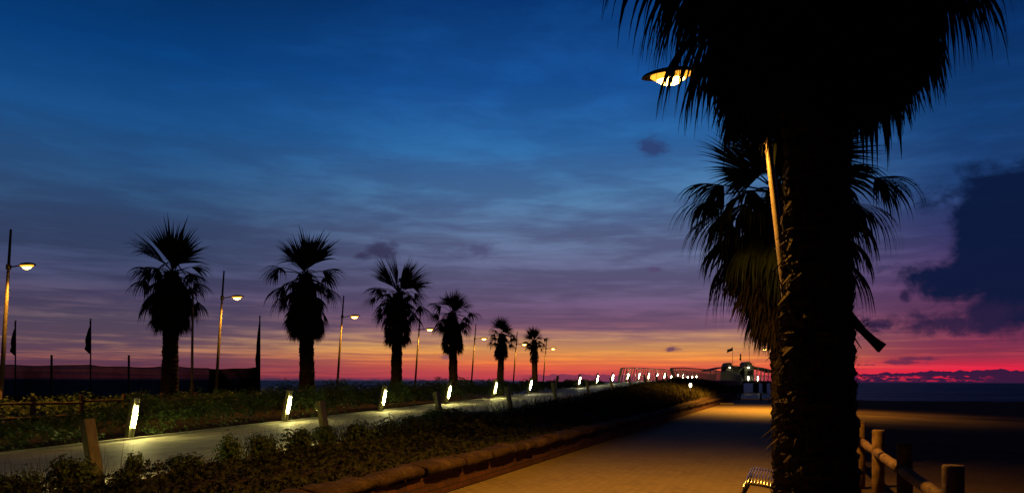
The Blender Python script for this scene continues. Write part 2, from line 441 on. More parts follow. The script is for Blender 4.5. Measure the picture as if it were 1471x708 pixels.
def palm(base, label, heart, skirt_bot, Rc, rs, rt, seed, nlive=26, nb=24, ndead=80, flare=1.25, skip=None, skirt_taper=.6, Lf=None, elmin=-25, petw=.018, up=1.0, fsp=(33, 80), pet0=.3, hi0=.2, sk=(.6, .95, .12), fw=1.0, fseg=5, lean=0, group='palms in the row beyond the walkway', stubs=120, dm=1.0, trunk_to=None):
    """heights are above base"""
    rnd = random.Random(seed)
    root = empty('palm_tree', base, 0, label, 'palm tree', group)
    H = heart
    # trunk
    tr = MB(); n = 36; rings = int(H/.06); i0 = 0
    for a in range(rings+1):
        t = a/rings; z = H*t
        r = rt*(1+(flare-1)*(1-t)**3)*(1-.12*t)
        saw = (a % 3)*.013*rt/.35
        for j in range(n):
            th = 2*PI*j/n+(a*.35)
            nn = mnoise.noise(Vector((math.cos(th)*2.2, math.sin(th)*2.2, z*3.2+seed)))*.07*rt/.35+mnoise.noise(Vector((th*9, z*14, seed)))*.035*rt/.35
            tr.v.append(Vector((math.cos(th)*(r+nn+saw)+lean*z, math.sin(th)*(r+nn+saw), z-.15 if a == 0 else z)))
    for a in range(rings):
        for j in range(n):
            tr.f.append((a*n+j, a*n+(j+1) % n, (a+1)*n+(j+1) % n, (a+1)*n+j)); tr.sm.append(False)
    # leaf base stubs on the trunk
    for k in range(stubs):
        z = rnd.uniform(.1, H*.95); th = rnd.uniform(0, 2*PI); t = z/H
        r = rt*(1+(flare-1)*(1-t)**3)*(1-.12*t)
        o = Vector((math.cos(th)*(r-.01)+lean*z, math.sin(th)*(r-.01), z)); out = Vector((math.cos(th), math.sin(th), 0))
        if rnd.random() < .75:
            dr = (out*rnd.uniform(.2, .6)+Vector((0, 0, 1))).normalized(); ln = rnd.uniform(.08, .2)
        else:
            dr = (out*rnd.uniform(.4, 1)+Vector((0, 0, -rnd.uniform(.2, 1.2)))).normalized(); ln = rnd.uniform(.08, .26)
        sd = Vector((-math.sin(th), math.cos(th), 0)); w = rnd.uniform(.010, .036)*rt/.3
        tr.quad(o-sd*w, o+sd*w, o+dr*ln+sd*w*.25, o+dr*ln-sd*w*.25)
        if rnd.random() < .5:
            for _ in range(3):
                e = o+dr*ln*.7; f = e+(dr+Vector((rnd.gauss(0, .5), rnd.gauss(0, .5), rnd.gauss(-.3, .5)))).normalized()*rnd.uniform(.05, .16)
                tr.tri(e, e+sd*.006, f)
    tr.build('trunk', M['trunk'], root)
    top = Vector((lean*H, 0, H))
    # live crown
    cr = MB()
    for k in range(nlive):
        t = (k+.5)/nlive
        el = R_(82-(82-elmin)*t**.85+rnd.uniform(-8, 8)); az = k*2.39996+rnd.uniform(-.3, .3)
        d = Vector((math.cos(az)*math.cos(el), math.sin(az)*math.cos(el), math.sin(el)))
        if skip and skip(d): continue
        hi = smooth(hi0, hi0+.28, t)          # 0 upright tuft, 1 arching outer leaves
        pl = Rc*(pet0+(.60-pet0)*hi)*rnd.uniform(.62, 1.18)
        o = top+Vector((0, 0, rnd.uniform(-.2, .1)-.25*t)); pts = [o]; cur = d.copy()
        for q in range(5):
            cur = (cur+Vector((0, 0, -.03-.09*hi))).normalized(); pts.append(pts[-1]+cur*pl/5)
        cr.tube(pts, [petw*1.6, petw*1.3, petw*1.1, petw, petw*.9, petw*.7], 5, False)
        L = (Lf or Rc*.56)*rnd.uniform(.85, 1.15)*(1+(up-1)*(1-hi))
        sp = fsp[0]+(fsp[1]-fsp[0])*hi
        fan(cr, pts[-1], (cur+Vector((0, 0, .18*hi))).normalized(), L, R_(sp*rnd.uniform(.85, 1.12)), nb, (.05+(.52+.4*t)*hi+rnd.uniform(0, .12))*dm, rnd, cup=.12+.5*hi, rollr=1.1-.75*hi, wf=fw, seg=fseg)
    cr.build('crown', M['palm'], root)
    # skirt of dead fronds
    dd = MB()
    for k in range(ndead):
        t = (k+.5)/ndead; az = k*2.39996+rnd.uniform(-.4, .4)
        zt = H-.1; zb = skirt_bot+.42*rs
        z = zt+(zb-zt)*t
        prof = catmull([(0, .3), (.25, .62), (.55, .95), (.8, 1.0), (1, .72)], t) if skirt_taper >= 1 else (1-(1-skirt_taper)*t)*min(1, .45+1.5*t)
        r = max(rt*1.05, rs*prof*rnd.uniform(sk[0], sk[1])-sk[2]*rs)
        if skip and math.cos(az) < -.7: r *= .78
        out = Vector((math.cos(az), math.sin(az), 0)); o = Vector((lean*z, 0, z))+out*rt*.7
        e = Vector((lean*z, 0, z-.1*rs))+out*max(r*.8, rt*1.05)
        dd.tube([o, (o+e)/2+Vector((0, 0, .05)), e], petw*.8, 4, False)
        L = min(rs*rnd.uniform(.6, .9), max(.35, z-skirt_bot+rnd.uniform(-.1, .12)))
        fan(dd, e, out*rnd.uniform(.05, .4)+Vector((0, 0, -.9)), L, R_(rnd.uniform(25, 52)), max(12, nb//2), .55, rnd, cup=.1, wf=.9, seg=5)
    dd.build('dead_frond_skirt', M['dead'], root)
    return root

def at(px, Y, z=0): return Vector(((px-735.5)/1100*Y, Y, z))
def zpy(py, Y): return 1.6+(547-py)/1100*Y
rowspec = [  # px, Y, heart py, skirt bottom py, R, skirt r, trunk r, label
 (243, 32.0, 392, 482, 2.15, 1.12, .30, 'tall broad palm with a ragged skirt and wide drooping fronds, leftmost of the row'),
 (442, 41.3, 396, 492, 2.5, 1.28, .36, 'tall palm with a large pear shaped skirt, second of the row from the left'),
 (569, 50.6, 422, 500, 2.55, 1.10, .33, 'full palm with a rounded skirt, third of the row from the left'),
 (652, 59.9, 449, 510, 2.2, 1.05, .31, 'mid sized palm with thorny stubs on its trunk, fourth of the row from the left'),
 (718, 69.2, 479, 517, 1.7, .78, .28, 'short sparse palm with a narrow skirt, fifth of the row from the left'),
 (769, 78.5, 488, 521, 1.5, .60, .28, 'smallest palm at the far right end of the row near the pier')]
for i, (px, Y, hp, sp, Rr, rs, rt, lb) in enumerate(rowspec):
    z0 = height((px-735.5)/1100*Y, Y)
    palm(at(px, Y, z0), lb, zpy(hp, Y)-z0, zpy(sp, Y)-z0, Rr, rs, rt, 11+i, nlive=[30, 28, 34, 32, 22, 22][i], nb=20, up=1.55, pet0=.16, hi0=.10, sk=(.82, .98, .08), lean=[.018, -.02, .012, -.022, .03, -.025][i], dm=[1, 1.25, .9, 1.1, 1.2, .9][i], stubs=300, fw=1.0, ndead=[130, 170, 160, 140, 90, 80][i],
         skirt_taper=1 if i else .75, petw=.022, elmin=-35 if i < 4 else -20)
pA = palm(at(1173, 8.1, 0), 'huge dark palm trunk and shaggy crown filling the right foreground beside the metal bench', 6.8, 4.42, 2.55, 1.5, .335, 41,
          nlive=60, nb=56, ndead=330, fsp=(70, 95), fw=.75, fseg=7, flare=1.3, skirt_taper=.8, petw=.016, group='palms beside the brick path', stubs=1500, elmin=-38, Lf=1.35, dm=1.1,
          skip=lambda d: d.x < -.25 and abs(d.y+.35) < .5 and d.z < .25)
pB = palm(at(1139, 14.0, 0), 'second palm behind the big trunk with a long ragged skirt narrowing down its trunk', 5.1, 2.3, 2.3, 1.6, .31, 57, lean=-.04, dm=1.15,
          nlive=40, nb=40, ndead=240, fsp=(55, 88), fw=.8, fseg=7, flare=1.05, skirt_taper=.2, petw=.016, group='palms beside the brick path', stubs=900, elmin=-35, Lf=1.2)
# broken leaf stalk hanging off the big trunk
mb = MB(); Yk = 8.0
pts = [(1200, 436, 0), (1222, 455, .02), (1240, 474, .05), (1255, 488, .07), (1267, 498, .08)]
P = [Vector(((a-735.5)/1100*(Yk-c), Yk-c, zpy(b, Yk-c)))-pA.location for a, b, c in pts]
for (a, b), (wa, wb) in zip(zip(P, P[1:]), ((.075, .05), (.05, .034), (.034, .04), (.04, .055))):
    d = (b-a).normalized(); w = Vector((-d.z, 0, d.x)); th = Vector((0, .02, 0))
    mb.quad(a-w*wa-th, b-w*wb-th, b+w*wb-th, a+w*wa-th); mb.quad(a-w*wa+th, a+w*wa+th, b+w*wb+th, b-w*wb+th)
    mb.quad(a+w*wa-th, b+w*wb-th, b+w*wb+th, a+w*wa+th); mb.quad(a-w*wa+th, b-w*wb+th, b-w*wb-th, a-w*wa-th)
mb.quad(b-w*wb-th, b-w*wb+th, b+w*wb+th, b+w*wb-th)
rnd = random.Random(5)
for k in range(46):
    t = rnd.random()*.7; i = int(t*4); o = P[i].lerp(P[i+1], t*4-i); cur = Vector((rnd.gauss(.1, .5), rnd.gauss(0, .4), rnd.gauss(.5, .4))).normalized()
    pts = [o]
    for q in range(4): cur = (cur+Vector((rnd.gauss(.1, .3), 0, -.2))).normalized(); pts.append(pts[-1]+cur*.035)
    mb.tube(pts, .0016, 3, False)
mb.build('broken_stalk', M['dead'], pA)

# ------------------------------------------------------------------ street lamps
def lamp(base, label, arm, H_arm, H_top, lean, side, tall_r=.065, lampm='lampfar', group=None, power=1000, cone=140):
    """side +1: arm toward +x local (toward the path from the left row)"""
    root = empty('street_lamp', base, -ANG if side > 0 else -ANG+PI, label, 'street lamp', group)
    p = MB(); tl = math.tan(lean)
    p.tube([(0, 0, -.1), (tl*H_top*.5, 0, H_top*.5), (tl*H_top, 0, H_top)], [tall_r*1.15, tall_r, tall_r*.55], 12)
    p.tube([(0, 0, -.1), (0.01, 0, .05)], tall_r*2.2, 12)
    p.build('pole', M['metal'], root)
    a = MB(); x0 = tl*H_arm
    a.tube([(x0, 0, H_arm-.02), (x0+arm*.4, 0, H_arm+.0), (x0+arm-.25, 0, H_arm+.02)], .024, 8)
    a.tube([(x0-.005, 0, H_arm-.09), (x0+.005, 0, H_arm+.07)], tall_r*1.25, 10)
    a.build('arm', M['metal'], root)
    h = MB(); n = 18; m_ = 6; cx = x0+arm; i0 = 0; L, W = .36, .15
    for r in range(m_+1):
        ph = PI/2*r/m_
        for j in range(n):
            th = 2*PI*j/n; e = math.cos(ph)
            h.v.append(Vector((cx+math.cos(th)*L*e*(1 if math.cos(th) < 0 else 1.08), math.sin(th)*W*e, H_arm+.0+math.sin(ph)*.10)))
    for r in range(m_):
        for j in range(n):
            h.f.append((r*n+j, r*n+(j+1) % n, (r+1)*n+(j+1) % n, (r+1)*n+j)); h.sm.append(True)
    i1 = len(h.v)
    for j in range(n):
        th = 2*PI*j/n; h.v.append(Vector((cx+math.cos(th)*L*.78, math.sin(th)*W*.78, H_arm+.012)))
    for j in range(n):
        h.f.append((j, i1+j, i1+(j+1) % n, (j+1) % n)); h.sm.append(False)
    h.f.append(tuple(i1+j for j in range(n))[::-1]); h.sm.append(False)
    head = h.build('lamp_head', M['darkmetal'], root)
    g = MB()  # added glowing ring that imitates the amber halo around the lens
    for j in range(18):
        t0, t1 = 2*PI*j/18, 2*PI*(j+1)/18
        def e_(t, k, z): return Vector((cx+math.cos(t)*.19*k, math.sin(t)*.105*k, H_arm+z))
        g.quad(e_(t0, 1.42, -.004), e_(t1, 1.42, -.004), e_(t1, 1.0, -.055), e_(t0, 1.0, -.055), True)
        g.quad(e_(t0, 1.42, -.004), e_(t1, 1.42, -.004), e_(t1, 1.38, .02), e_(t0, 1.38, .02), True)
    l = MB(); i0 = 0
    for r in range(5):
        ph = PI/2*r/4
        for j in range(14):
            th = 2*PI*j/14; e = math.cos(ph)
            l.v.append(Vector((cx+math.cos(th)*.19*e, math.sin(th)*.105*e, H_arm-.012-math.sin(ph)*.115)))
    for r in range(4):
        for j in range(14):
            l.f.append((r*14+j, (r+1)*14+j, (r+1)*14+(j+1) % 14, r*14+(j+1) % 14)); l.sm.append(True)
    ld = bpy.data.lights.new('beam', 'SPOT'); ld.energy = power; ld.color = (1.0, .42, .045); ld.spot_size = R_(cone); ld.spot_blend = .6; ld.shadow_soft_size = .07
    lo_ = bpy.data.objects.new('beam', ld); COL.objects.link(lo_); lo_.parent = head; lo_.location = (cx, 0, H_arm-.15)
    l.build('lens', M[lampm], head); g.build('halo_ring', M['glow'], head)
    return root
hd = [38, 340, 509, 617, 695, 753, 794]; hp = [384, 428, 455, 473, 486, 494, 500]
ordn = ['first', 'second', 'third', 'fourth', 'fifth', 'sixth', 'last']
lbl = ['lit street lamp on a leaning pole at the far left edge beside the net fence',
 'lit street lamp between the two tallest palms, second from the left',
 'lit street lamp just right of the second palm of the row, third from the left',
 'lit street lamp between the third and fourth palms of the row',
 'lit street lamp between the fourth and fifth palms of the row',
 'lit street lamp just left of the smallest palm of the row',
 'small lit street lamp just right of the smallest palm, nearest the pier ramp']
for i in range(7):
    Y = 25.5+10*i; za = zpy(hp[i], Y); hx = (hd[i]-735.5)/1100*Y
    lean = R_(4.6); arm = .85
    z0 = .12; H = za-z0+.0
    bx = hx-(math.tan(lean)*H+arm)*math.cos(ANG); by = Y+(math.tan(lean)*H+arm)*math.sin(ANG)
    z0 = height(bx, by); H = za-z0
    r = lamp((bx, by, z0), lbl[i], arm, H, H+1.25, lean, 1, group='street lamps beyond the walkway')
    if i == 0:
        q = MB(); q.box((0.06+math.tan(lean)*.9, -.08, .9), (.12, .1, .34), bev=.01); q.build('junction_box', M['box'], r)
def rlamp(hx, Y, za, arm, label, m='lamp', r=.075, lean=R_(6.6), power=1500, cone=140):
    bx = hx+(math.tan(lean)*za+arm)*math.cos(ANG); by = Y-(math.tan(lean)*za+arm)*math.sin(ANG)
    return lamp((bx, by, 0), label, arm, za, za+1.3, lean, -1, r, m, 'street lamps beside the brick path', power, cone)
rlamp((962-735.5)/1100*10, 10, zpy(108, 10), 1.09, 'large glowing street lamp hanging out of the big palm crown on a golden pole', 'lamp', .05, power=2900, cone=146)
rlamp(15.0, 43.5, 6.2, .9, 'street lamp hidden behind the palm trunks lighting the far end of the brick path', 'lampmid', .065, power=13000, cone=140)
rlamp((1098-735.5)/1100*88, 88, zpy(500, 88), .9, 'tiny lit street lamp peeping out left of the palm skirt above the pavilion', 'lampfar', .065)

# bare pole beside first palm
o = MB(); o.tube([(0, 0, -.1), (0, 0, 2.6), (.02, 0, 5.1)], [.06, .05, .035], 10); o.tube([(0, 0, -.1), (0, 0, .06)], .13, 10)
zb = height(*at(276, 31)[:2])
tag(o.build('bare_pole', M['metal'], None, at(276, 31, zb)), 'thin straight pole without a lamp standing just right of the leftmost palm', 'pole')

# ------------------------------------------------------------------ walkway bollards
LEAN = R_(12)
def bollard_parts(root, lit, tubem, off=.105):
    p = MB(); Lm = Matrix.Rotation(LEAN, 3, 'Y')          # leans to +x local (inwards)
    p.box(Lm@Vector((0, 0, .53)), (.13, .2, 1.2), Lm, .008)
    p.build('post', M['post'], root)
    if tubem is None: return
    c = MB(); c.box(Lm@Vector((.10, 0, .97)), (.05, .07, .08), Lm, .006); c.build('fixture_cap', M['post'], root); c = MB(); c.box(Lm@Vector((.10, 0, .20)), (.05, .07, .26), Lm, .006)
    c.build('fixture_base', M['post'], root)
    t = MB(); t.tube([Lm@Vector((off, 0, .33+.6*q/8)) for q in range(9)], [.010, .019, .025, .029, .030, .029, .025, .019, .010], 10)
    t.build('light_tube', M[tubem] if lit else M['darkglass'], root)
pf = empty('walkway_bollard'); bollard_parts(pf, True, 'tube')
pun = empty('walkway_bollard'); bollard_parts(pun, False, 'tube')
ppl = empty('walkway_bollard'); bollard_parts(ppl, True, None)
pnt = empty('walkway_bollard'); bollard_parts(pnt, True, 'tube', .088)
pfc = empty('walkway_bollard'); bollard_parts(pfc, True, 'tubefar')
used = {}
def put(proto, base, rz, label, group):
    o = proto if not used.get(id(proto)) else copy_tree(proto)
    used[id(proto)] = True
    o.location = base; o.rotation_euler = (0, 0, rz); tag(o, label, 'bollard light', group); return o
farpx = [190, 408, 546, 640, 707, 758, 797, 829, 855, 877]
fl = ['brightest lit bollard, on the far edge of the walkway in front of the leftmost palm',
 'lit bollard on the far walkway edge left of the second palm trunk', 'lit bollard on the far walkway edge left of the third palm trunk',
 'lit bollard on the far walkway edge left of the fourth palm trunk', 'lit bollard on the far walkway edge left of the fifth palm trunk',
 'lit bollard on the far walkway edge just left of the smallest palm trunk', 'unlit dark bollard on the far walkway edge right of the smallest palm',
 'lit bollard immediately right of the unlit one on the far walkway edge', 'lit bollard on the far walkway edge, second before the pier railing begins', 'last lit bollard on the far walkway edge before the pier railing begins']
G1 = 'leaning light bollards on the far walkway edge'
for n, px in enumerate(farpx):
    Y = 20.5+6*n; X = (px-5+0*n-735.5)/1100*Y if n == 0 else (px-735.5)/1100*Y
    s = Y+.32*DF; P = station(s, DF-.05); P.x = X
    put(pun if n == 6 else (pf if n < 5 else pfc), P, -ANG, fl[n], G1)
nearpx = [142, 472, 636, 736, 801, 848, 882, 908, 929, 946, 960]
nl = ['olive timber bollard leaning left behind the nearest shrubs, leftmost on the near walkway edge', 'leaning bollard on the near walkway edge right of the second palm, back to the camera',
 'dim bollard on the near walkway edge beside the fourth lit bollard', 'leaning bollard on the near walkway edge below the fifth palm', 'leaning bollard on the near walkway edge right in front of the unlit far bollard',
 'leaning near edge bollard below the lit far bollard right of the unlit one', 'leaning bollard on the near walkway edge just left of the pier railing start', 'first leaning near edge bollard standing in front of the pier railing',
 'second leaning near edge bollard standing in front of the pier railing', 'third leaning near edge bollard standing in front of the pier railing', 'near edge bollard touching the start of the near pier railing']
for n, px in enumerate(nearpx):
    Y = 12.1+5.97*n; P = station(Y+.32*DN, DN+.05); P.x = (px-735.5)/1100*Y
    put(pnt if n < 2 else ppl, P, PI-ANG, nl[n], 'leaning bollards on the near walkway edge')

# ------------------------------------------------------------------ pier
pier = empty('pier', station(82, DN), 0, 'long dark pier running out from the walkway over the beach to the sea', 'pier')
dk = MB(); gd = MB(); s = 78.0; S_END = 176
while s < S_END:
    s2 = s+4; P = [station(s, DF), station(s, DN), station(s2, DN), station(s2, DF)]
    U = Vector((0, 0, .004)); D = Vector((0, 0, -.95))
    for a, b, c, d, t in ((P[0], P[1], P[2], P[3], 0),):
        dk.quad(a+U, b+U, c+U, d+U); dn = Vector((0, 0, -.12))
        K = RGT*.2
        dk.quad(b+U, b+K+U, c+K+U, c+U); dk.quad(b+K+dn, c+K+dn, c+K+U, b+K+U); dk.quad(a-K+dn, a-K+U, d-K+U, d-K+dn); dk.quad(a+U, d+U, d-K+U, a-K+U)
        dk.quad(a-K+dn, d-K+dn, c+K+dn, b+K+dn)
        gd.quad(b+dn, b+D, c+D, c+dn); gd.quad(a+dn, d+dn, d+D, a+D); gd.quad(a+D, d+D, c+D, b+D)
    s = s2
rel(pier, dk).build('deck', M['walk'], pier); rel(pier, gd).build('girder', M['concrete'], pier)
ab = MB()   # solid abutment under the landward half
A = [station(79, DF+.3), station(79, DN-.3), station(142, DN-.3), station(142, DF+.3)]
for v in A: v.z = 0
lo, hi = -2.2, 1.25
ab.quad(*[Vector((v.x, v.y, hi-.35*(k in (0, 1)))) for k, v in enumerate(A)])
for k in range(4):
    a, b = A[k], A[(k+1) % 4]; ha = hi-.35*(k in (0, 1)); hb = hi-.35*(((k+1) % 4) in (0, 1))
    ab.quad(Vector((a.x, a.y, lo)), Vector((b.x, b.y, lo)), Vector((b.x, b.y, hb)), Vector((a.x, a.y, ha)))
rel(pier, ab).build('abutment', M['concrete'], pier)
s = 148
while s < S_END+2:
    for d in (DN-.6, -9.4, DF+.6):
        q = MB(); p = station(s, d); q.tube([(p.x, p.y, -4), (p.x, p.y, .96)], .38, 10); rel(pier, q).build('pile', M['concrete'], pier)
    s += 9
# pavilion platform
PC = station(188, -9.3); PC.z = 1.86
G3 = -ANG*0
pav = empty('pier_pavilion', PC, 0, 'pale pier pavilion with arched wing roofs, two domed towers and a central stair', 'pavilion')
def pavb(name, m, boxes, kind='box'):
    q = MB()
    for b in boxes: q.box(*b)
    return q.build(name, m, pav)
q = MB(); n = 40
for z0_, z1_, r in ((-.55, .0, 9.2),):
    for j in range(n):
        t0, t1 = 2*PI*j/n, 2*PI*(j+1)/n
        a = Vector((math.cos(t0)*r, math.sin(t0)*r*1.0, 0)); b = Vector((math.cos(t1)*r, math.sin(t1)*r, 0))
        q.quad(a+Vector((0,0,z0_)), b+Vector((0,0,z0_)), b, a); q.tri(Vector((0, 0, 0.01)), a, b); q.tri(Vector((0,0,z0_)), b+Vector((0,0,z0_)), a+Vector((0,0,z0_)))
q.build('platform', M['concrete'], pav)
for j in range(12):
    t = 2*PI*j/12; q = MB(); q.tube([(math.cos(t)*7.9, math.sin(t)*7.9, -6), (math.cos(t)*7.9, math.sin(t)*7.9, -.5)], .42, 10); q.build('pile', M['concrete'], pav)
q = MB()
for a, b in ((-2.6, 1.6), (1.6, 2.6)):
    pass
Ypv = PC.y-5.5
def pvx(px): return (px-735.5)/1100*Ypv-PC.x
def pvz(py): return zpy(py, Ypv)-PC.z
yf = -5.5
# towers: box with barrel top
for (xa, xb, dc) in ((1043, 1053, 1048), (1070, 1083.5, 1075)):
    q = MB(); x0, x1 = pvx(xa), pvx(xb); zt = pvz(523.2)
    q.box(((x0+x1)/2, yf+2.2, zt/2), (x1-x0, 4, zt))
    # barrel vault
    r = (x1-x0)*.42; cx = pvx(dc); k = 12
    for j in range(k):
        t0, t1 = PI*j/k, PI*(j+1)/k
        a = Vector((cx+math.cos(t0)*r, 0, zt+math.sin(t0)*r*.95)); b = Vector((cx+math.cos(t1)*r, 0, zt+math.sin(t1)*r*.95))
        f = Vector((0, yf+.1, 0)); g = Vector((0, yf+4.2, 0))
        q.quad(a+f, a+g, b+g, b+f); q.tri(Vector((cx, yf+.1, zt)), a+f, b+f)
    tw_ = q.build('tower', M['pavpaint'], pav)
    q = MB(); zr = zt
    for j in range(6):
        x = x0+(x1-x0)*j/5; q.tube([(x, yf+.1, zr), (x, yf+.1, zr+.55)], .025, 4)
    q.tube([(x0-.2, yf+.1, zr+.55), (x1+.2, yf+.1, zr+.55)], .03, 4); q.build('roof_rail', M['railpaint'], tw_)
    q = MB(); q.box((cx, yf-.08+.2*0, zt-.55), (.26, .2, .22)); q.build('tower_lamp', M['whitelamp'], tw_)
# porthole ring, arch band
for dc, ra in ((1048, 1.0), (1072, 1.9)):
    q = MB(); cx = pvx(dc); zc = pvz(533) if ra < 1.5 else pvz(538)
    pts = [(cx+math.cos(R_(t))*ra, yf-.0, zc+math.sin(R_(t))*ra*1.15) for t in range(20 if ra < 1.5 else 80, 331 if ra < 1.5 else 190, 14)]
    q.tube(pts, .14, 6); q.build('arch_rib', M['railpaint'], pav)
# dark window bay
q = MB(); x0, x1 = pvx(1074), pvx(1081.5); q.box(((x0+x1)/2, yf+.15, (pvz(530.5)+pvz(537))/2), (x1-x0, .12, pvz(530.5)-pvz(537)))
q.build('window', M['darkglass'], pav)
# central stair
for j in range(7):
    q = MB(); x0, x1 = pvx(1052.5), pvx(1066-j*.4); z = .35+j*.56
    q.box(((x0+x1)/2, yf+.6+j*.35, z), (x1-x0, .6, .13)); q.build('stair_tread', M['railpaint'], pav)
q = MB(); x0, x1 = pvx(1052.5), pvx(1070.5); q.box(((x0+x1)/2, yf+4.3, pvz(524)/2), (x1-x0, .3, pvz(524))); q.build('rear_wall', M['pavpaint'], pav)
# wing roofs (curved)
for pts in ([(1015.6, 530.3), (1022, 528.6), (1030, 526.9), (1037, 525.6), (1044.5, 525)], [(1083, 525), (1091, 525.9), (1099, 527.4), (1106, 529.3), (1112.5, 531.6)]):
    q = MB()
    for (a, b), (c, d) in zip(pts, pts[1:]):
        for z0_, z1_ in ((0, -.32),):
            A = Vector((pvx(a), 0, pvz(b))); B = Vector((pvx(c), 0, pvz(d))); f = Vector((0, yf-.6, 0)); g = Vector((0, yf+6, 0)); D = Vector((0, 0, z1_))
            q.quad(A+f, B+f, B+g, A+g); q.quad(A+f+D, A+g+D, B+g+D, B+f+D); q.quad(A+f, A+f+D, B+f+D, B+f); q.quad(A+g, B+g, B+g+D, A+g+D)
    q.build('wing_roof', M['pavpaint'], pav)
for px_, tz in ((1020, 529.6), (1028, 528), (1036, 526.6), (1087, 526.2), (1093, 527), (1098, 528), (1103.5, 529.5), (1109, 531.3)):
    q = MB(); q.tube([(pvx(px_-1.2), yf-.3, 0), (pvx(px_), yf-.3, pvz(tz)-.25)], .13, 6); q.build('column', M['railpaint'], pav)
for px_, py_ in ((1069.5, 541.5), (1083, 541.5)):
    q = MB(); q.box((pvx(px_), yf-3.0, pvz(py_)), (.22, .2, .8)); q.tube([(pvx(px_), yf-2.85, 0), (pvx(px_), yf-2.85, pvz(py_)+.4)], .06, 5); q.build('deck_light', M['whitelamp'], pav)
q = MB()
for j in range(26):
    x = pvx(1062+j*2.1); q.tube([(x, yf-3.4, 0), (x+.12, yf-3.4, 1.25)], .045, 4)
q.tube([(pvx(1061), yf-3.4, 1.25), (pvx(1116), yf-3.4, 1.25)], .05, 5); q.build('balustrade', M['railpaint'], pav)
# flags on pavilion
def flagpole(px, top, bot, Y, cloth, label, h, name='flagpole', r=.05):
    root = empty(name, at(px, Y, zpy(bot, Y)), 0, label, 'flag' if cloth else 'mast', 'masts on the pier pavilion')
    H = zpy(top, Y)-zpy(bot, Y)
    q = MB(); q.tube([(0, 0, 0), (0, 0, H)], [r, r*.7], 6); q.build('pole', M['metal'], root)
    if cloth == 'wave':
        q = MB(); N = 8
        for a in range(N):
            for b in range(4):
                def pt(u, v): return Vector((-u*1.35, math.sin(u*7)*.12, H-.1-v*.75-u*.75-.1*math.sin(u*5+v)))
                q.quad(pt(a/N, b/4), pt((a+1)/N, b/4), pt((a+1)/N, (b+1)/4), pt(a/N, (b+1)/4), True)
        q.build('flag', M['flagpale'], root)
    if cloth == 'droop':
        q = MB(); pr = [(.05, 0), (.28, .3), (.36, .7), (.22, 1.0), (.48, 1.35), (.3, 1.7), (.05, 1.75)]
        for (a, b), (c, d) in zip(pr, pr[1:]):
            q.quad(Vector((0, .02, H-b)), Vector((-a, .08, H-b)), Vector((-c, -.06, H-d)), Vector((0, .02, H-d)), True)
        q.build('flag', M['flag'], root)
Yp2 = PC.y-4
flagpole(1052.3, 496.5, 521, Yp2, 'wave', 'pole with a pale flag blowing left above the pavilion left tower', 1)
flagpole(1064.5, 506, 523.5, Yp2+1.5, 'droop', 'pole with a small drooping dark flag on the middle of the pavilion roof', 1)
flagpole(1076.3, 496.5, 519.5, Yp2, None, 'thin bare mast above the pavilion right tower', 1, 'mast', .04)

# pier railings: leaning posts under a curved handrail
def railing(d, s0, s1, step, lean, label):
    root = empty('pier_railing', station(s0, d), 0, label, 'railing', 'pier railings')
    off = Vector(root.location); s = s0; tops = []; k = 0
    while s < s1:
        p = station(s, d); h = 1.42+.08*math.sin(s*.02)
        t = p+RGT*h*math.tan(lean)+Vector((0, 0, h))+FWD*.0; tops.append(t)
        q = MB(); dd = (t-p)
        a = RGT*(.045 if k else .13); b = FWD*.05
        q.quad(p-off-a-b, p-off+a-b, t-off+a-b, t-off-a-b); q.quad(p-off+a+b, p-off-a+b, t-off-a+b, t-off+a+b)
        q.quad(p-off+a-b, p-off+a+b, t-off+a+b, t-off+a-b); q.quad(p-off-a+b, p-off-a-b, t-off-a-b, t-off-a+b)
        q.build('post', M['railpaint'], root); s += step; k += 1
    q = MB(); q.tube([t-off for t in tops], .055, 6); q.build('handrail', M['railpaint'], root)
railing(DF-.1, 74.5, 178, 1.35, R_(13), 'far pier railing of close posts leaning right, where the walkway meets the pier')
railing(DN+.1, 71.2, 178, 1.35, R_(-13), 'near pier railing of close posts leaning left, in front of the far one')
for n in range(11):
    s = 77.5+6*n
    put(pfc, station(s, DF+.05), -ANG, None, 'light tubes along the far pier railing')['label'] = ['first light post inside the pier railing from its left end', 'second light post inside the pier railing', 'third light post inside the pier railing', 'fourth light post inside the pier railing', 'fifth light post inside the pier railing', 'sixth light post inside the pier railing', 'seventh light post inside the pier railing, left of the near railing', 'eighth light post seen through the near pier railing', 'ninth light post seen through the near pier railing', 'tenth light post seen through the near pier railing', 'farthest light post seen through the near pier railing'][n]

